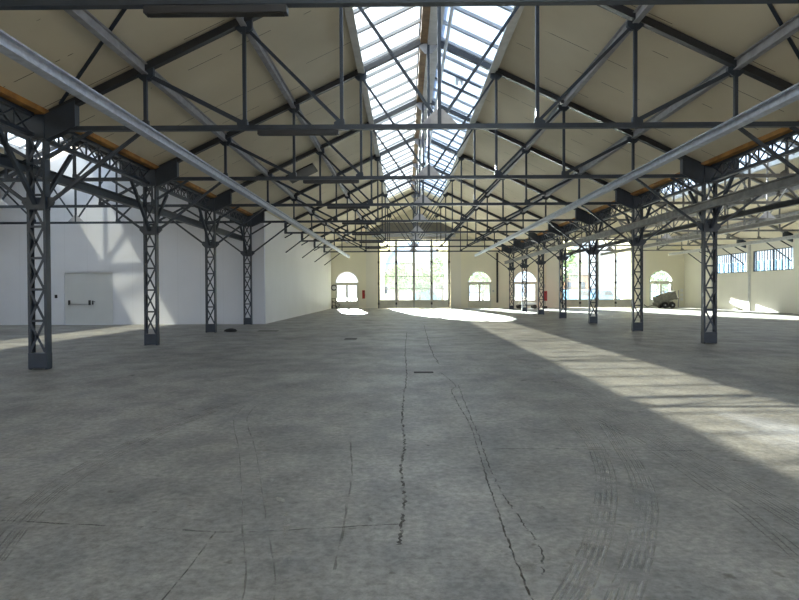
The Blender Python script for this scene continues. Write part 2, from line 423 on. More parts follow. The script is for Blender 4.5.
for pth, offs in (([(-2.5, 8.6), (-2.78, 7.19), (-2.86, 6.37), (-2.90, 5.62), (-2.86, 4.89), (-2.72, 4.18), (-2.5, 3.5)], (-0.09, -0.05, 0.045, 0.09)),
                  ([(2.02, 7.6), (1.98, 6.42), (1.81, 5.5), (1.61, 4.81), (1.37, 4.17), (1.09, 3.55), (0.80, 3.0)], (-0.06, -0.02, 0.02, 0.06)),
                  ([(2.4, 7.2), (2.26, 6.42), (2.05, 5.34), (1.83, 4.57), (1.55, 3.92), (1.34, 3.49), (1.02, 2.9)], (-0.06, -0.02, 0.02, 0.06)),
                  ([(2.6, 15.0), (2.72, 12.12), (2.74, 8.39), (2.72, 6.21), (2.74, 5.19), (2.73, 3.9)], (-0.09, -0.03, 0.03, 0.09))):
    strip('tyre_mark', pth, 0.012, M['ridge'], 0.003, 8, offs)
strip('scuff', [(0.79, 5.3), (0.84, 4.75), (1.00, 4.4), (1.08, 4.25)], 0.05, M['chalk'], 0.01)
for (x, y, rx, ry) in ((-5.4, 11.4, 0.45, 0.35), (8.85, 17.9, 0.5, 0.35), (-5.6, 12.2, 0.9, 0.3), (-3.2, 8.0, 0.5, 0.3), (10.6, 18.6, 0.9, 0.4), (2.4, 10.4, 0.5, 0.5), (-7.6, 18.0, 0.7, 0.4), (0.9, 3.4, 0.4, 0.5)):  # floor stains; the patch at the right column foot paints ambient shade
    _zi[0] += 1
    b = MB(); n = 28
    b.v = [(x + rx*math.cos(6.2832*i/n)*random.uniform(0.75, 1.1), y + ry*math.sin(6.2832*i/n)*random.uniform(0.75, 1.1), 0.001 + 0.0002*_zi[0]) for i in range(n)]
    b.f = [tuple(range(n))]
    b.build('stain_shade', M['stain_shade'], floor)

# ------------------------------------------------------------------ roofs
def roof_strip(name, label, c, sgn, o0, o1, y0, y1, lift=0.13, th=0.12, mat=None):
    b = MB()
    poly = [(c + sgn*o0, zc(o0) + lift), (c + sgn*o1, zc(o1) + lift), (c + sgn*o1, zc(o1) + lift + th), (c + sgn*o0, zc(o0) + lift + th)]
    b.prism(poly, 1, y0, y1)
    return tag(b.build(name, mat or M['ceiling']), label, 'ceiling', kind='structure')
BAYS = (('nave', C0, BACKY, ENDY), ('left aisle', CL, BACKY, PARTY), ('right aisle', CR, BACKY, ENDY))
for nm, c, y0, y1 in BAYS:
    for sgn, sd in ((-1, 'left'), (1, 'right')):
        roof_strip('ceiling', 'cream boarded underside of the %s slope of the %s roof' % (sd, nm), c, sgn, SKYOFF, HALF - 0.02 if not (nm == 'right aisle' and sgn > 0) else HALF + 0.85, y0, y1)
        if y1 > SKYEND:
            roof_strip('ceiling', 'cream boarding closing the far end of the %s %s skylight' % (nm, sd), c, sgn, 0.0, SKYOFF, SKYEND, y1)

# skylights: milky and clear panes between bars that run up the slope
def skylight(c, y0, y1, nm):
    w = empty('window', (c, y0, zc(SKYOFF)), 'glazed ridge skylight along the %s roof' % nm, 'skylight', None, 'structure')
    O = Vector((c, y0, zc(SKYOFF)))
    L = 0.24
    def loc(b):
        b.v = [tuple(Vector(v) - O) for v in b.v]; return b
    for sgn in (-1, 1):
        g = MB()
        p = [(c + sgn*0.16, zc(0.16) + L), (c + sgn*SKYOFF, zc(SKYOFF) + L)]
        g.prism([p[0], p[1], (p[1][0], p[1][1] + 0.012), (p[0][0], p[0][1] + 0.012)], 1, y0, y1)
        loc(g).build('pane', M['roof_glass'] if sgn < 0 else M['roof_glass_milky'], w)
        n = int((y1 - y0) / (BAY / 5))
        bb = MB()
        k0 = math.ceil((y0 - Y1) / (BAY / 5))
        for k in range(k0, k0 + n + 1):
            y = Y1 + k * BAY / 5
            if y > y1: break
            bb.bar((c + sgn*0.1, y, zc(0.1) + L - 0.04), (c + sgn*(SKYOFF + 0.05), y, zc(SKYOFF + 0.05) + L - 0.04), 0.10, 0.085, (0, 0, 1))
        loc(bb).build('glazing_bar', M['bar_grey'], w)
        u = MB()
        u.box(c + sgn*SKYOFF - 0.03, c + sgn*SKYOFF + 0.03, y0, y1, zc(SKYOFF) - 0.02, zc(SKYOFF) + L + 0.08)
        dd = 0.12 if sgn > 0 else 0.02
        u.box(c + sgn*(SKYOFF - dd) - 0.1, c + sgn*(SKYOFF - dd) + 0.1, y0, y1, zc(SKYOFF) - 0.06, zc(SKYOFF) - 0.02)
        loc(u).build('curb', M['white_board'], w)
    rb = MB(); rb.box(c - 0.02, c + 0.34, y0, y1, 8.98, 9.40); loc(rb).build('ridge_board', M['white_board'], w)
    rt = MB(); rt.box(c - 0.24, c - 0.03, y0, y1, 9.02, 9.38); loc(rt).build('ridge_timber', M['brown_wood'], w)
    cp = MB(); cp.prism([(c - 0.3, zc(0.3) + L + 0.03), (c, 9.15 + L + 0.05), (c + 0.3, zc(0.3) + L + 0.03), (c, 9.15 + L + 0.1)], 1, y0, y1)
    loc(cp).build('ridge_cap', M['pale_steel'], w)
    return w
skylight(C0, BACKY, SKYEND, 'central nave')
skylight(CL, BACKY, PARTY - 0.1, 'left aisle')
skylight(CR, BACKY, SKYEND, 'right aisle')
pp = MB(); pp.cyl((C0 + 0.5, BACKY, 8.78), (C0 + 0.5, ENDY - 0.3, 8.78), 0.05, 10)
tag(pp.build('service_pipe', M['galv']), 'pale pipe running along under the skylight ridge', 'pipe')

# opened vent frame in the right slope of the nave skylight
v = empty('roof_vent', (C0 + 1.05, 20.3, zc(1.05) + 0.15), 'small dark vent frame in the right slope of the nave skylight', 'vent')
b = MB(); b.bar((-0.8, 0, 0.376), (0.8, 0, -0.376), 0.06, 0.06); b.build('frame_bar', M['steel'], v)
b = MB(); b.bar((-0.8, 1.0, 0.376), (0.8, 1.0, -0.376), 0.05, 0.05)
b.build('frame_bar', M['steel'], v)
b = MB(); b.box(-0.05, 0.05, 0.0, 0.08, -0.25, 0.05); b.box(0.12, 0.2, 0.0, 0.08, -0.25, 0.05); b.bar((-0.05, 0.04, -0.1), (0.2, 0.04, -0.1), 0.05, 0.05)
b.build('vent_motor', M['pale_steel'], v)

# ------------------------------------------------------------------ walls
def roofline(o): return zc(o) + 0.14
nave_gate = (0.95, 2.95, 3.5); right_gate = (18.13, 2.95, 3.5)
DOORS = (-5.50, 7.05, 11.35, 24.14)
outer = [(PARTX - 0.15, 0), (WALLR + 0.3, 0), (WALLR + 0.3, roofline(WALLR + 0.3 - CR)), (CR, roofline(0)), (XR, roofline(HALF)), (C0, roofline(0)), (PARTX - 0.15, roofline(C0 - PARTX + 0.15))]
holes = [[(-2.48, 0.03), (4.18, 0.03), (4.18, 6.5), (-2.48, 6.5)], [(14.80, 0.03), (21.46, 0.03), (21.46, 6.5), (14.80, 6.5)]]
holes += [arch(x, 1.10, 2.40, 0.04) for x in DOORS]
tag(holed('wall_back', outer, holes, 0.45, M['wall_cream'], 'Y', ENDY + 0.225), 'cream far end wall with arched gates and doors', 'wall', kind='structure')
tag(holed('wall_left', [(CL - HALF, 0), (PARTX, 0), (PARTX, 5.6), (XL, roofline(HALF)), (CL, roofline(0)), (CL - HALF, roofline(HALF))],
     [[(-17.03, 0.02), (-14.53, 0.02), (-14.53, 2.63), (-17.03, 2.63)]], 0.2, M['wall_white'], 'Y', PARTY + 0.1),
    'white partition wall closing the left aisle, with an exit door', 'wall', kind='structure')
holes = [arch(nave_gate[0], nave_gate[1], nave_gate[2], 0.02), arch(right_gate[0], right_gate[1], right_gate[2], 0.02)] + [arch(x + 0.15, 1.45, 2.5, 0.02) for x in DOORS]
tag(holed('wall_back', [(PARTX - 0.15, -0.25), (WALLR + 0.3, -0.25), (WALLR + 0.3, 7.0), (PARTX - 0.15, 7.0)], holes, 0.3, M['wall_cream'], 'Y', ENDY + 1.75), 'arched wall added off the end wall, its gap lighting the gate corners', 'facade', kind='structure')  # arch stood off with an open gap, added to brighten the spandrels
b = MB(); b.prism([(PARTX - 0.14, 0), (PARTX, 0), (PARTX, roofline(C0 - PARTX)), (PARTX - 0.14, roofline(C0 - PARTX + .14))], 1, PARTY + 0.2, ENDY)
tag(b.build('wall_left', M['wall_side']), 'long white side wall of the far nave, running to the end wall', 'wall', kind='structure')
b = MB(); b.box(CL - HALF - 0.2, CL - HALF, BACKY, PARTY, 0, 5.4)  # out of view, added to hold back light from the left
tag(b.build('wall_left', M['wall_side']), 'unseen outer white wall added to darken the left aisle', 'wall', kind='structure')
b = MB(); b.prism([(CL - HALF, 3.4), (XR + SPAN, 3.4), (XR + SPAN, zc(HALF) + .14), (CR, zc(0) + .14), (XR, zc(HALF) + .14), (C0, zc(0) + .14), (XL, zc(HALF) + .14), (CL, zc(0) + .14), (CL - HALF, zc(HALF) + .14)], 1, BACKY - 0.3, BACKY)  # stands behind the camera, added to cut light from the open end
tag(b.build('wall_front_blocker', M['wall_cream']), 'unseen upper gable wall added over the open front to cut light', 'wall', kind='structure')
# right wall: windows between the posts of the two far bays
RWIN = []
for k in (6, 7):
    y0, y1 = TY(k) + 0.42, TY(k + 1) - 0.38
    RWIN.append((y0, min(y1, ENDY - 0.5)))
tag(holed('wall_right', [(26, 0), (ENDY, 0), (ENDY, 5.45), (26, 5.45)], [[(a, 2.97), (c, 2.97), (c, 4.52), (a, 4.52)] for a, c in RWIN], 0.25, M['wall_pale'], 'X', WALLR + 0.125),
    'pale right side wall with a row of high barred windows', 'wall', kind='structure')
b = MB(); b.box(WALLR - 0.42, WALLR - 0.01, 26, TY(6) - 0.15, 0, 5.4)
tag(b.build('wall_right', M['wall_pale']), 'nearer white lining of the right wall, edge seen at the right border', 'wall', kind='structure')
for i, (a, c) in enumerate(RWIN):
    w = empty('window', (WALLR, (a + c)/2, 2.97), '%s barred high window in the right wall' % ('nearer', 'farther')[i], 'window', 'high windows in the right wall', 'structure')
    hw = (c - a)/2
    g = MB(); g.box(0.10, 0.115, -hw, hw, 0.0, 1.55); g.build('pane', M['blue_glass'], w)
    f = MB(); f.box(0.06, 0.16, -hw, hw, -0.02, 0.05); f.box(0.06, 0.16, -hw, hw, 1.5, 1.57)
    for s in (-hw + 0.03, 0, hw - 0.03): f.box(0.04, 0.17, s - 0.05, s + 0.05, 0.0, 1.55)
    f.build('window_frame', M['steel'], w)
    n = 14; bb = MB()
    for k in range(1, n):
        y = -hw + 2*hw*k/n
        bb.box(0.06, 0.10, y - 0.028, y + 0.028, 0.0, 1.55)
    bb.build('window_bar', M['steel'], w)
# pilasters, sheet with painted gable shade and gate header on the end wall
for i, (a, c) in enumerate(((-3.68, -2.64), (4.30, 5.31), (13.3, 14.5), (21.9, 22.7))):
    b = MB(); b.box(a, c, ENDY - 0.12, ENDY, 0, 6.6 if i < 2 else 6.3)
    tag(b.build('trim', M['wall_pale']), ('pale pilaster left of the central glass gate', 'pale pilaster right of the central glass gate', 'pale pilaster left of the right aisle gate', 'pale pilaster right of the right aisle gate')[i], 'pilaster', None, 'structure')
b = MB(); b.prism([(-3.4, 7.05), (4.9, 7.05), (6.1, 7.15), (4.7, 8.06), (-1.7, 8.06), (-3.4, 7.2)], 1, ENDY - 0.35, ENDY)
tag(b.build('trim', M['gable_shade']), 'grey sheet standing for shade high in the gable over the central gate', 'panel', None, 'structure')

# ------------------------------------------------------------------ folding gates
def gate(x0, x1, top, label):
    r = empty('door', ((x0 + x1)/2, ENDY - 0.14, 0), label, 'folding gate', None, 'structure')
    w = (x1 - x0)/4; hx = (x1 - x0)/2
    for k in range(4):
        a = -hx + w*k; c = a + w
        f = MB()
        f.box(a + 0.02, a + 0.12, -0.03, 0.03, 0.03, top); f.box(c - 0.12, c - 0.02, -0.03, 0.03, 0.03, top)
        for z, h in ((0.06, 0.08), (0.74, 0.07), (1.84, 0.05), (3.02, 0.05), (4.20, 0.05), (5.45, 0.05), (top - 0.1, 0.10)):
            f.box(a + 0.12, c - 0.12, -0.025, 0.025, z - h/2, z + h/2)
        lf = f.build('leaf', M['white_frame'], r)
        g = MB(); g.box(a + 0.10, c - 0.10, -0.006, 0.006, 0.72, top - 0.08); g.build('pane', M['glass'], lf)
        kp = MB(); kp.box(a + 0.10, c - 0.10, -0.012, 0.012, 0.04, 0.74); kp.build('kick_panel', M['white_frame'], lf)
    for k in range(5):
        x = -hx + w*k; p = MB(); p.box(x - 0.055, x + 0.055, -0.10, -0.035, 0.02, top + 0.05)
        p.build('post', M['gate_frame'] if k not in (0, 4) else M['steel'], r)
        if k != 2:
            h = MB()
            for z in (0.45, 2.35, 4.35): h.box(x - 0.08, x + 0.08, -0.16, -0.02, z - 0.10, z + 0.10)
            h.build('hinge', M['black'], r)
    t = MB(); t.box(-hx - 0.2, hx + 0.2, -0.16, 0.05, top + 0.05, top + 0.2); t.build('head_rail', M['gate_frame'], r)
    return r
gate(-2.48, 4.18, 6.45, 'tall four leaf glass folding gate in the middle of the nave end wall')
gate(14.80, 21.46, 6.45, 'tall four leaf glass folding gate in the right aisle end wall')
b = MB(); b.box(-3.1, 4.75, ENDY - 0.5, ENDY - 0.05, 6.72, 6.98)
tag(b.build('gate_header', M['galv']), 'grey header box over the central glass gate', 'header')

def arched_door(x, label):
    r = empty('door', (x, ENDY + 0.06, 0), label, 'arched door', None, 'structure')
    f = MB(); f.box(-1.08, 1.08, -0.05, 0.05, 2.30, 2.46)
    n = 20
    for i in range(n):
        a0 = math.pi*i/n; a1 = math.pi*(i+1)/n
        f.bar((1.06*math.cos(a0), 0, 2.4 + 1.06*math.sin(a0)), (1.06*math.cos(a1), 0, 2.4 + 1.06*math.sin(a1)), 0.06, 0.08)
    f.box(-1.10, -1.02, -0.05, 0.05, 0.02, 2.4); f.box(1.02, 1.10, -0.05, 0.05, 0.02, 2.4)
    f.build('frame', M['white_frame'], r)
    g = MB(); g.prism([(1.04*math.cos(math.pi*i/n), 2.42 + 1.03*math.sin(math.pi*i/n)) for i in range(n + 1)], 1, -0.006, 0.006)
    g.build('fanlight', M['glass'], r)
    for s in (-1, 1):
        a, c = (0.002, 1.02) if s > 0 else (-1.02, -0.002)
        l = MB(); l.box(a, a + 0.09, -0.03, 0.03, 0.03, 2.3); l.box(c - 0.09, c, -0.03, 0.03, 0.03, 2.3)
        l.box(a + 0.09, c - 0.09, -0.03, 0.03, 2.2, 2.3); l.box(a + 0.09, c - 0.09, -0.02, 0.02, 1.46, 1.51); l.box(a + 0.09, c - 0.09, -0.03, 0.03, 0.03, 0.72)
        lf = l.build('leaf', M['white_frame'], r)
        p = MB(); p.box(a + 0.08, c - 0.08, -0.006, 0.006, 0.70, 2.22); p.build('pane', M['glass'], lf)
        h = MB(); h.box(s*0.06 - 0.015, s*0.06 + 0.015, -0.08, -0.03, 1.0, 1.14); h.build('handle', M['chrome'], lf)
    return r
arched_door(DOORS[0], 'small arched glass door left of the central gate')
arched_door(DOORS[1], 'small arched glass door right of the central gate')
arched_door(DOORS[2], 'small arched glass door behind the right row of columns')
arched_door(DOORS[3], 'small arched glass door behind the grey trailer')

# exit door in the partition
r = empty('door', (-15.78, PARTY, 0), 'white flush exit door with a panic bar in the left partition', 'exit door', None, 'structure')
b = MB(); b.box(-1.23, 1.23, 0.07, 0.13, 0.02, 2.61); b.build('leaf', M['door_grey'], r)
b = MB(); b.box(-1.29, -1.22, 0.0, 0.14, 0, 2.66); b.box(1.22, 1.29, 0.0, 0.14, 0, 2.66); b.box(-1.22, 1.22, 0.0, 0.14, 2.60, 2.67); b.build('frame', M['wall_white'], r)
p = MB(); p.box(-0.98, 0.0, 0.0, 0.04, 1.00, 1.04); pb = p.build('panic_bar', M['chrome'], r)
e = MB(); e.box(-1.02, -0.95, -0.02, 0.07, 0.98, 1.22); e.box(0.0, 0.07, -0.02, 0.07, 0.98, 1.22); e.build('end_bracket', M['black'], pb)
h = MB(); h.box(0.16, 0.21, 0.02, 0.07, 1.0, 1.2); h.box(0.19, 0.32, 0.0, 0.03, 1.13, 1.16); h.build('handle', M['black'], r)
b = MB(); b.box(-17.45, -17.34, PARTY - 0.05, PARTY + 0.01, 1.33, 1.50)
o = b.build('call_point', M['black']); tag(o, 'small dark box on the partition beside the exit door', 'wall box')

# ------------------------------------------------------------------ roof trusses
def offloc(off, dz=0.0): return (off, 0, zc(off) - TIEZ + dz)
P = (2.03, 4.05, 6.12)
def make_truss(name, st, sd):
    r = empty(name, (0, 0, 0))
    gz = TIEZ
    b = MB(); b.bar((-7.75, 0, 0), (7.75, 0, 0), 0.11, 0.10, (0, 0, 1)); b.build('tie_beam', st, r)
    for s in (-1, 1):
        b = MB(); b.bar(offloc(s*8.1, 0.0), offloc(s*0.0, 0.02), 0.15, 0.15, (0, 1, 0)); b.build('rafter', sd, r)
    b = MB(); b.bar((0, 0, 0.05), (0, 0, zc(0) - gz - 0.06), 0.075, 0.075); b.build('king_post', st, r)
    for s in (-1, 1):
        for p in P:
            b = MB(); b.bar((s*p, -0.02, 0.03), (s*p, -0.02, zc(p) - gz - 0.05), 0.07, 0.07); b.build('vertical', st, r)
        for hi, lo, w in ((6.12, 4.05, 0.085), (4.05, 2.03, 0.065), (2.03, 0.0, 0.06)):
            a = Vector((s*hi, 0.02, zc(hi) - gz - 0.12)); c = Vector((s*lo, 0.02, 0.08))
            d = (c - a).normalized() * 0.08
            b = MB(); b.bar(a + d, c - d, w, w); b.build('diagonal', st, r)
        for p in P:
            g = MB(); z = zc(p) - gz - 0.02; k = s
            g.prism([(s*p - 0.17, z + 0.02 - 0.08*k), (s*p + 0.17, z + 0.02 + 0.0 - (-0.08)*(-k)), (s*p + 0.17, z - 0.16), (s*p + 0.08, z - 0.24), (s*p - 0.08, z - 0.24), (s*p - 0.17, z - 0.16)], 1, -0.045, 0.045)
            g.build('gusset', st, r)
            g = MB(); g.prism([(s*p - 0.06, -0.03), (s*p + 0.06 + 0.10*(s > 0), -0.03), (s*p + 0.06 + 0.10*(s > 0), 0.10), (s*p + 0.05, 0.17), (s*p - 0.05, 0.17), (s*p - 0.06 - 0.10*(s < 0), 0.10), (s*p - 0.06 - 0.10*(s < 0), -0.03)], 1, -0.04, 0.04)
            g.build('gusset', st, r)
    g = MB(); g.prism([(-0.40, -0.02), (0.40, -0.02), (0.40, 0.03), (0.07, 0.36), (-0.07, 0.36), (-0.40, 0.03)], 1, -0.03, 0.03); g.build('gusset', M['purlin'], r)
    z = zc(0) - gz
    g = MB(); g.prism([(-0.34, z - 0.13), (0, z + 0.06), (0.34, z - 0.13), (0.10, z - 0.42), (-0.10, z - 0.42)], 1, -0.035, 0.035); g.build('gusset', M['purlin'], r)
    return r
ordw = ('nearest', 'second', 'third', 'fourth', 'fifth', 'sixth', 'seventh', 'eighth', 'ninth')
proto = make_truss('roof_truss', M['steel'], M['steel_dark'])
proto_pale = make_truss('roof_truss', M['aisle_steel'], M['aisle_steel'])
used_protos = set()
TR = [('nave', C0, k) for k in range(0, 9)] + [('right aisle', CR, k) for k in range(1, 9)] + [('left aisle', CL, k) for k in range(0, 5)]
for nm, c, k in TR:
    if nm == 'nave': lab = '%s steel roof truss of the central nave, counted from the front' % ordw[k]
    elif nm == 'right aisle': lab = '%s steel roof truss over the right aisle, counted from the front' % ordw[k - 1]
    else: lab = '%s steel roof truss over the left aisle, counted from the front' % ordw[k]
    src = proto_pale if nm == 'right aisle' else proto
    t = copy_tree(src) if src in used_protos else src
    used_protos.add(src)
    t.location = (c, TY(k), TIEZ)
    tag(t, lab, 'roof truss', '%s roof trusses' % nm)

# dark linear fixtures under the left half of each nave tie
lp = empty('light_fitting', (0, 0, 0))
b = MB(); b.box(-0.84, 0.84, -0.065, 0.065, -0.085, 0.0); b.build('housing', M['steel_dark'], lp)
b = MB(); b.box(-0.80, 0.80, -0.05, 0.05, -0.095, -0.085); b.build('cover', M['black'], lp)
b = MB(); b.box(-0.6, -0.55, -0.03, 0.03, 0.0, 0.012); b.build('bracket', M['steel'], lp)
b = MB(); b.box(0.55, 0.6, -0.03, 0.03, 0.0, 0.012); b.build('bracket', M['steel'], lp)
for k in range(0, 8):
    o = lp if k == 0 else copy_tree(lp)
    o.location = (-2.21, TY(k), TIEZ - 0.062)
    tag(o, 'long dark fitting under the tie beam of the %s nave truss' % ordw[k], 'light fitting', 'dark fittings under the nave ties')

# ------------------------------------------------------------------ purlins, rails and wall plates (each one long member)
def purlin(c, off, y0, y1, label):
    b = MB()
    ibeam(b, c + off, y0, y1, zc(off) - 0.03, 0.13, 0.22, 0.022)
    tag(b.build('purlin', M['purlin']), label, 'purlin', 'steel purlins under the roof')
for nm, c, y0, y1 in BAYS:
    for s, sd in ((-1, 'left'), (1, 'right')):
        for off, w in ((4.05, 'upper'), (6.12, 'lower')):
            purlin(c, s*off, y0, y1 - 0.02, '%s steel purlin on the %s slope of the %s roof' % (w, sd, nm))
def rail(x, z, y0, y1, label, mat, w=0.17, h=0.18, name='crane_rail'):
    b = MB(); ibeam(b, x, y0, y1, z, w, h, 0.025)
    return tag(b.build(name, mat), label, 'rail beam')
rail(C0 - 5.63, 4.66, 3.0, 53.0, 'long galvanised rail beam hung under the left side of the nave trusses', M['galv'])
rail(C0 + 5.45, 4.71, 3.0, 53.0, 'long galvanised rail beam hung under the right side of the nave trusses', M['galv'])
rail(-8.02, 4.24, BACKY, PARTY - 0.05, 'dark rail beam along the aisle side of the left columns', M['steel'], 0.16, 0.22)
rail(8.80, 4.08, BACKY, 53.0, 'dark rail beam along the nave side of the right columns', M['aisle_steel'], 0.16, 0.24)
rail(14.0, 4.75, BACKY, 53.0, 'dark rail beam hung in the right aisle', M['steel'], 0.16, 0.22)
rail(17.2, 4.75, BACKY, 53.0, 'pale rail beam hung under the middle of the right aisle', M['pale_steel'], 0.17, 0.22)
rail(23.2, 4.75, BACKY, 53.0, 'pale rail beam hung near the right wall', M['pale_steel'], 0.17, 0.2)
for x, nm, y1 in ((XL, 'left', PARTY), (XR, 'right', ENDY)):
    b = MB(); b.box(x - 0.22, x + 0.22, BACKY, y1 - 0.02, 5.32, 5.48)
    tag(b.build('wall_plate', M['rust_wood']), 'rusty brown timber wall plate over the %s row of columns' % nm, 'timber beam')

# roof bracing bars near the front
for s, sd in ((-1, 'left'), (1, 'right')):
    b = MB(); b.bar((C0 + s*4.1, 9.3, zc(4.1) + 0.105), (C0 + s*7.9, 12.5, zc(7.9) + 0.105), 0.06, 0.03, (0, 0, 1))
    tag(b.build('wind_brace', M['steel']), 'thin slanting brace bar under the %s nave slope near the front' % sd, 'brace bar')
b = MB(); dx = 0.55
b.prism([(C0 - 5.8, zc(5.8) + 0.125), (C0 - 4.65, zc(4.65) + 0.125), (C0 - 4.65, zc(4.65) + 0.07), (C0 - 5.8, zc(5.8) + 0.07)], 1, 25.6, 27.2)
tag(b.build('roof_hatch', M['hatch']), 'dark hatch panel in the left nave slope', 'hatch')

# ------------------------------------------------------------------ columns
NODE = 3.46
def make_column():
    r = empty('lattice_column', (0, 0, 0)); st = M['steel']
    for s in (-1, 1):
        b = MB(); b.box(s*0.188 - 0.008, s*0.188 + 0.008, -0.085, 0.085, 0.0, 5.25)
        for q in (-1, 1):
            y = q*0.08; b.box(min(s*0.196, s*0.146), max(s*0.196, s*0.146), y - 0.007, y + 0.007, 0.0, 5.25)
        b.build('channel', st, r)
    for q in (-1,):
        y = q*0.092; l = MB()
        z = 0.36; step = 0.655
        while z < 5.0:
            z1 = min(z + step, 5.1)
            if not (z < NODE - 0.05 < z1 - 0.4):
                pass
            l.bar((-0.16, y, z), (0.16, y, z1), 0.05, 0.008); l.bar((0.16, y, z), (-0.16, y, z1), 0.05, 0.008)
            l.bar((-0.16, y, z1), (0.16, y, z1), 0.05, 0.010)
            z = z1
        l.build('lacing', st, r)
    b = MB(); b.box(-0.196, 0.196, -0.10, 0.10, 0.02, 0.34); b.build('base_plate', st, r)
    b = MB(); b.box(-0.20, 0.20, -0.10, 0.10, NODE - 0.12, NODE + 0.12)
    b.prism([(-0.20, NODE - 0.12), (0.20, NODE - 0.12), (0.34, NODE + 0.02), (0.34, NODE + 0.14), (-0.34, NODE + 0.14), (-0.34, NODE + 0.02)], 1, -0.02, 0.02)
    b.build('node_plate', st, r)
    b = MB(); b.box(-0.2, 0.2, -0.11, 0.11, 4.8, 5.3); b.build('head_plate', st, r)
    for s in (-1, 1):
        add_haunch(r, s, st)
        add_knees(r, s, st)
    for s in (-1, 1):
        b = MB(); b.bar((0, s*0.1, NODE), (0, s*1.27, 4.76), 0.08, 0.08, (1, 0, 0))
        b.build('girder_brace', st, r)
    return r
def add_haunch(r, s, st):
    b = MB(); b.prism([(s*0.205, 4.78), (s*0.84, 5.06), (s*0.84, 5.60), (s*0.60, 5.50), (s*0.205, 5.31)][::s], 1, -0.09, 0.09)
    b.build("haunch", M["steel"], r)
def add_knees(r, s, st, x0=0.25):
    b = MB(); b.bar((s*x0, 0, NODE + 0.04 + (x0 - 0.25)*0.74), (s*(HALF - 6.12 - 0.06), 0, 4.98), 0.065, 0.06); b.build('knee_brace', st, r)
    b = MB(); b.bar((s*(x0 - 0.05), 0, 4.42 + (x0 - 0.25)*0.62), (s*1.15, 0, 4.98), 0.065, 0.06); b.build('short_brace', st, r)
cproto = make_column()
used = False
for x, sd, ks in ((XL, 'left', range(1, 5)), (XR, 'right', range(1, 9))):
    for k in ks:
        o = cproto if not used else copy_tree(cproto)
        used = True
        o.location = (x, TY(k), 0)
        tag(o, '%s dark lattice steel column of the %s row, counted from the front' % (ordw[k - 1], sd), 'column', '%s row of lattice columns' % sd)
# column heads built into the walls: only haunch and braces stand out
def wall_bracket(x, y, s, x0, lab, grp):
    r = empty('wall_bracket', (x, y, 0)); st = M['steel']
    add_haunch(r, s, st); add_knees(r, s, st, x0)
    return tag(r, lab, 'wall bracket', grp)
for k in range(5, 9):
    wall_bracket(XL, TY(k), 1, 0.76, '%s bracket with two braces on the white side wall of the nave' % ordw[k - 5], 'brackets on the nave side wall')
for k in range(4, 9):
    wall_bracket(CR + HALF + 0.2, TY(k), -1, 0.3, '%s bracket with two braces on the right wall' % ordw[k - 4], 'brackets on the right wall')
for k in range(6, 9):
    b = MB(); b.box(WALLR - 0.10, WALLR + 0.02, TY(k) - 0.09, TY(k) + 0.09, 0, 5.3)
    tag(b.build('trim', M['pale_steel']), '%s slim post against the right wall' % ordw[k - 6], 'wall post', None, 'structure')

# eaves lattice girders between the columns
def make_girder():
    g = empty('lattice_girder', (0, 0, 0)); L = BAY/2 - 0.2
    for z, h in ((4.86, 0.08), (5.27, 0.07)):
        b = MB(); b.box(-0.06, 0.06, -L, L, z - h/2, z + h/2); b.build('chord', M['steel'], g)
    b = MB(); n = 9; st = 2*L/n
    for i in range(n):
        y = -L + i*st
        b.bar((0.03, y, 4.88), (0.03, y + st, 5.25), 0.035, 0.02, (1, 0, 0)); b.bar((-0.03, y, 5.25), (-0.03, y + st, 4.88), 0.035, 0.02, (1, 0, 0))
        if i: b.bar((0, y, 4.88), (0, y, 5.25), 0.035, 0.03, (1, 0, 0))
    b.build('lacing', M['steel'], g)
    return g
gp = make_girder(); used = False
for x, sd, ks in ((XL, 'left', range(0, 4)), (XR, 'right', range(0, 8))):
    for k in ks:
        o = gp if not used else copy_tree(gp)
        used = True
        o.location = (x, Y1 + BAY*(k - 0.5), 0)
        tag(o, '%s lattice girder between the column tops of the %s row, from the front' % (ordw[k], sd), 'girder', 'eaves girders of the %s row' % sd)

# ------------------------------------------------------------------ small things in the hall
def extinguisher(parent_loc, label, stand=False):
    r = empty('fire_extinguisher', parent_loc, label, 'fire extinguisher')
    z = 0.0
    b = MB(); b.tube([(0, 0, z), (0, 0, z + 0.03), (0, 0, z + 0.42), (0, 0, z + 0.50), (0, 0, z + 0.54)], [0.08, 0.095, 0.095, 0.06, 0.03], 16); b.build('cylinder', M['red'], r, True)
    b = MB(); b.box(-0.03, 0.03, -0.03, 0.03, z + 0.54, z + 0.59); b.box(-0.02, 0.10, -0.015, 0.015, z + 0.59, z + 0.62); b.build('valve', M['black'], r)
    b = MB(); b.tube([(0.03, 0, z + 0.56), (0.12, -0.02, z + 0.5), (0.14, -0.03, z + 0.3), (0.12, -0.03, z + 0.12)], 0.014, 8); b.build('hose', M['black'], r, True)
    return r
e = extinguisher((-3.92, ENDY - 0.11, 0.98), 'red fire extinguisher on the end wall beside the left arched door')
b = MB(); b.box(-0.13, 0.13, 0.09, 0.11, -0.05, 0.74); b.build('back_plate', M['red'], e)
e = extinguisher((12.5, 53.6, 0.85), 'red fire extinguisher held on a dark floor stand in the right aisle')
b = MB(); b.box(-0.2, 0.2, 0.10, 0.13, -0.15, 0.72); b.build('back_plate', M['red'], e)
b = MB(); b.cyl((0, 0.06, -0.85), (0, 0.06, 0.0), 0.03, 10); b.cyl((0, 0.06, -0.85), (0, 0.06, -0.81), 0.26, 18); b.box(-0.16, 0.16, -0.1, 0.16, -0.81, -0.62); b.build('stand', M['black'], e)

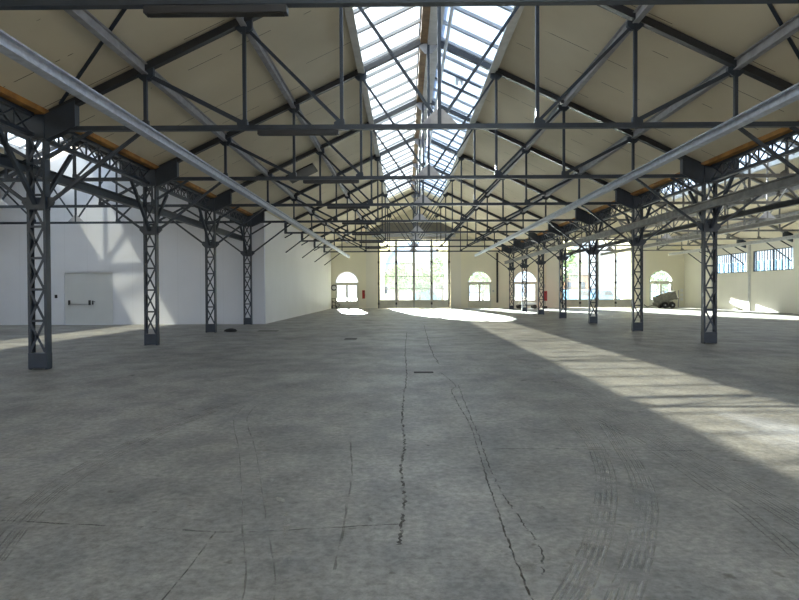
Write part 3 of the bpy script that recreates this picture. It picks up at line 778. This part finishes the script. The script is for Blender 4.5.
r = empty('wall_clock', (-6.60, ENDY, 1.98), 'round dark rimmed clock on the end wall left of the arched door', 'clock')
b = MB(); b.tube([(0.24*math.cos(2*math.pi*i/24), -0.03, 0.24*math.sin(2*math.pi*i/24)) for i in range(24)], 0.05, 8, True); b.build('rim', M['black'], r, True)
b = MB(); b.cyl((0, -0.02, 0), (0, -0.001, 0), 0.22, 24); b.build('face', M['white_paint'], r)
r.location.x = -6.72

r = empty('hand_truck', (-6.55, 56.2, 0), 'dark hand truck parked in the left corner by the end wall', 'hand truck')
b = MB(); b.bar((-0.28, 0.25, 0.12), (-0.34, 0.38, 1.0), 0.05, 0.05); b.bar((0.02, 0.25, 0.12), (-0.04, 0.38, 1.0), 0.05, 0.05)
for z in (0.3, 0.6, 0.95): b.bar((-0.32 + 0.03*z, 0.25 + 0.13*z, z), (0.0, 0.25 + 0.13*z, z), 0.04, 0.04)
b.bar((-0.3, 0.3, 0.7), (0.45, 0.2, 0.35), 0.05, 0.05); b.bar((0.45, 0.2, 0.35), (0.2, 0.2, 0.08), 0.04, 0.04)
b.build('frame', M['black'], r)
b = MB(); b.box(-0.3, 0.3, -0.1, 0.26, 0.03, 0.06); b.build('toe_plate', M['steel_dark'], r)
for x in (-0.32, 0.08):
    b = MB(); b.cyl((x - 0.04, 0.3, 0.14), (x + 0.04, 0.3, 0.14), 0.14, 16); b.build('wheel', M['black'], r)

# small trailer, tipped nose down
r = empty('tipping_trailer', (23.45, 54.2, 0), 'small grey tipping trailer parked before the right arched door', 'trailer')
th = math.radians(19); ca, sa = math.cos(th), math.sin(th)
def rot(b, px=0.0, pz=0.62):
    b.v = [(px + (x - px)*ca - (z - pz)*sa, y, pz + 0.10 + (x - px)*sa + (z - pz)*ca) for x, y, z in b.v]; return b
b = MB(); b.box(-0.85, 0.85, -0.55, -0.51, 0.62, 1.18); b.box(-0.85, 0.85, 0.51, 0.55, 0.62, 1.18); b.box(-0.85, -0.81, -0.51, 0.51, 0.62, 1.18); b.box(0.81, 0.85, -0.51, 0.51, 0.62, 1.18); b.box(-0.85, 0.85, -0.55, 0.55, 0.58, 0.62)
for x in (-0.8, -0.4, 0.0, 0.4, 0.8): b.box(x - 0.03, x + 0.03, -0.585, -0.55, 0.58, 1.2)
b.box(-0.87, 0.87, -0.59, -0.55, 1.14, 1.2)
rot(b).build('body', M['trailer'], r)
b = MB(); b.box(-1.0, 0.92, -0.4, -0.32, 0.48, 0.57); b.box(-1.0, 0.92, 0.32, 0.4, 0.48, 0.57); b.box(-1.05, -0.9, -0.42, 0.42, 0.42, 0.72); b.box(0.78, 0.98, -0.5, 0.5, 0.40, 0.56)
rot(b).build('chassis', M['trailer'], r)
b = MB(); b.bar((-1.0, 0, 0.3), (-1.65, 0, 0.1), 0.08, 0.08); b.bar((-1.65, 0, 0.1), (-1.95, 0, 0.32), 0.08, 0.08); b.bar((-1.0, 0, 0.3), (-0.9, 0, 0.45), 0.08, 0.08); b.box(-0.5, 0.55, -0.3, -0.22, 0.24, 0.60); b.box(-0.5, 0.55, 0.22, 0.3, 0.24, 0.60); b.bar((-0.9, 0, 0.42), (-0.5, 0, 0.36), 0.5, 0.08); b.build('drawbar', M['trailer'], r)
for x in (-0.28, 0.36):
    for s in (-1, 1):
        b = MB(); b.tube([(x, s*0.44, 0.27), (x, s*0.46, 0.27), (x, s*0.60, 0.27), (x, s*0.62, 0.27)], [0.22, 0.27, 0.27, 0.22], 20)
        w = b.build('wheel', M['black'], r)
        h = MB(); h.cyl((x, s*0.60, 0.27), (x, s*0.64, 0.27), 0.07, 12); h.build('hub', M['chrome'], w)
    b = MB(); b.cyl((x, -0.44, 0.27), (x, 0.44, 0.27), 0.035, 10); b.build('axle', M['trailer'], r)

# white flatbed cart behind the right columns
r = empty('flatbed_cart', (11.05, 54.0, 0), 'low white flatbed cart with black wheels before the third arched door', 'cart')
b = MB(); b.box(-0.75, 0.72, -0.45, 0.45, 0.36, 0.52); b.build('deck', M['white_paint'], r)
b = MB(); b.box(-0.62, -0.45, -0.5, -0.42, 0.0, 0.5); b.build('leg', M['white_paint'], r)
for x in (0.52, -0.8):
    for s in (-1, 1):
        b = MB(); b.cyl((x, s*0.45, 0.19), (x, s*0.36, 0.19), 0.19, 18); b.build('wheel', M['black'], r)
b = MB(); b.box(-0.9, 0.62, -0.35, 0.35, 0.27, 0.36); b.build('chassis', M['trailer'], r)

for i, z in enumerate((0.75, 1.15, 1.6)):
    b = MB(); b.box(25.95, 26.23, ENDY - 0.02, ENDY, z - 0.14, z + 0.14)
    tag(b.build('notice_sheet', M['white_paint']), '%s of three white sheets on the end wall in the right corner' % ('lowest', 'middle', 'topmost')[i], 'notice', 'white sheets on the end wall')
b = MB(); b.cyl((8.72, ENDY - 0.08, 0.5), (8.72, ENDY - 0.08, 5.2), 0.09, 10)
tag(b.build('wall_pipe', M['steel_dark']), 'dark upright pipe on the end wall right of the second arched door', 'pipe')
b = MB(); b.cyl((25.75, ENDY - 0.06, 0), (25.75, ENDY - 0.06, 1.6), 0.04, 10)
tag(b.build('wall_pipe', M['purlin']), 'thin grey pipe on the end wall near the right corner', 'pipe')
b = MB(); b.box(7.97 + 0.3, 8.42, ENDY - 0.06, ENDY, 1.5, 1.68)
tag(b.build('switch_box', M['pale_steel']), 'small pale switch box right of the second arched door', 'switch')
b = MB(); b.box(13.0, 13.2, ENDY - 0.18, ENDY - 0.0, 1.9, 2.2)
tag(b.build('switch_box', M['pale_steel']), 'small grey box on the end wall left of the right aisle gate', 'switch')
b = MB(); n = 14
b.v = []
for lv, (rr, z) in enumerate(((0.16, 0.0), (0.18, 0.04), (0.12, 0.10), (0.05, 0.13))):
    for i in range(n):
        a = 2*math.pi*i/n; q = rr*random.uniform(0.8, 1.15)
        b.v.append((q*1.5*math.cos(a), q*math.sin(a), z))
for lv in range(3):
    for i in range(n):
        j = (i + 1) % n; b.f.append((lv*n + i, lv*n + j, lv*n + n + j, lv*n + n + i))
b.f.append(tuple(range(3*n, 4*n))); b.f.append(tuple(range(n))[::-1])
o = b.build('rag', M['black']); o.location = (-7.05, 24.2, 0)
tag(o, 'small dark rag lying beside the third left column', 'rag')
for i, (x, y, w, d) in enumerate(((0.36, 11.8, 0.38, 0.16), (-5.6, 24.5, 0.8, 0.35), (-1.83, 20.2, 0.4, 0.5))):
    r = empty('floor_cover', (x, y, 0), ('narrow dark metal cover in the nave floor in front, near the centre', 'wide dark cover in the floor near the white wall corner', 'small dark cover in the nave floor left of centre')[i], 'floor cover')
    b = MB(); b.box(-w/2, w/2, -d/2, d/2, 0.0, 0.012); b.build('plate', M['cover'], r)

# ------------------------------------------------------------------ outside, seen through the glass
b = MB(); b.box(-120, 140, -90, 190, -0.45, -0.25)
tag(b.build('ground', M['asphalt']), 'grey paved yard around the hall, seen outside the far gates', 'ground', kind='structure')
def tree(x, y, h, rr, label):
    r = empty('tree', (x, y, -0.25), label, 'tree', 'trees outside the far gates')
    b = MB(); b.tube([(0, 0, 0), (0.05, 0, h*0.3), (0, 0.05, h*0.6)], [0.22, 0.16, 0.08], 10); b.build('trunk', M['bark'], r, True)
    bm = bmesh.new()
    for i in range(260):
        while True:
            p = Vector((random.uniform(-1, 1), random.uniform(-1, 1), random.uniform(-1, 1)))
            if 0.35 < p.length < 1: break
        q = Vector((p.x*rr, p.y*rr, h*0.66 + p.z*h*0.34)); s = random.uniform(0.25, 0.5)
        vs = [bm.verts.new(q + Vector((random.uniform(-s, s), random.uniform(-s, s), random.uniform(-s, s)))) for _ in range(4)]
        bm.faces.new(vs[:3]); bm.faces.new((vs[0], vs[2], vs[3])); bm.faces.new((vs[0], vs[3], vs[1])); bm.faces.new((vs[1], vs[3], vs[2]))
    me = bpy.data.meshes.new('crown'); bm.to_mesh(me); bm.free(); me.materials.append(M['leaf'])
    o = bpy.data.objects.new('crown', me); col.objects.link(o); o.parent = r
tree(-0.9, 78, 5.5, 1.6, 'green tree outside behind the second leaf of the central gate')
tree(2.2, 89, 5.0, 2.0, 'green tree outside behind the third leaf of the central gate')
tree(5.2, 84, 7.0, 2.0, 'taller green tree outside behind the right leaf of the central gate')
tree(10.6, 82, 5.2, 2.0, 'green tree outside behind the second arched door')
tree(24.2, 90, 9.0, 2.4, 'tall tree outside the right aisle gate, beside the orange house')
tree(34.3, 80, 5.2, 2.0, 'green tree outside behind the arched door by the trailer')
def house(x, y, w, d, h, mat, label):
    r = empty('house', (x, y, -0.25), label, 'house')
    b = MB(); b.box(-w/2, w/2, -d/2, d/2, 0, h); b.build('wall', mat, r)
    b = MB(); b.prism([(-w/2 - 0.3, h), (w/2 + 0.3, h), (0, h + w*0.28)], 1, -d/2 - 0.3, d/2 + 0.3); b.build('roof', M['roof_tile'], r)
    for i in (-1, 1):
        b = MB(); b.box(i*w*0.25 - 0.5, i*w*0.25 + 0.5, -d/2 - 0.04, -d/2 + 0.02, h*0.45, h*0.45 + 1.3); b.build('window', M['steel'], r)
house(30.2, 110, 5.0, 7, 4.6, M['orange_clad'], 'orange house outside the right aisle gate')
house(0.5, 125, 18, 8, 3.2, M['facade'], 'pale low house far outside the central gate')
def van(x, y, label, mat):
    r = empty('van', (x, y, -0.25), label, 'van')
    b = MB(); b.prism([(-2.2, 0.35), (2.2, 0.35), (2.2, 1.0), (1.5, 1.15), (1.0, 1.9), (-2.1, 1.95), (-2.2, 1.8)], 1, -0.85, 0.85); b.build('body', mat, r)
    for s in (-1, 1):
        b = MB(); b.prism([(0.2, 1.2), (1.35, 1.2), (0.95, 1.78), (0.2, 1.78)], 1, s*0.85, s*0.87); b.build('window', M['steel_dark'], r)
    for i in (-1.4, 1.4):
        for s in (-1, 1):
            b = MB(); b.cyl((i, s*0.9, 0.33), (i, s*0.7, 0.33), 0.33, 18); b.build('wheel', M['black'], r)
van(20.6, 72, 'blue van outside the left leaf of the right aisle gate', M['blue_clad'])
van(25.4, 78, 'blue van outside the middle of the right aisle gate', M['blue_clad'])
van(3.4, 92, 'blue van outside the central gate between the trees', M['blue_clad'])
b = MB(); b.box(38, 38.4, 30, 95, -0.25, 4.75)
for k in range(65): b.box(37.94, 38, 30 + k, 30.06 + k, 0, 4.75)
tag(b.build('blue_hall', M['blue_clad']), 'blue clad building outside the high right windows', 'building')
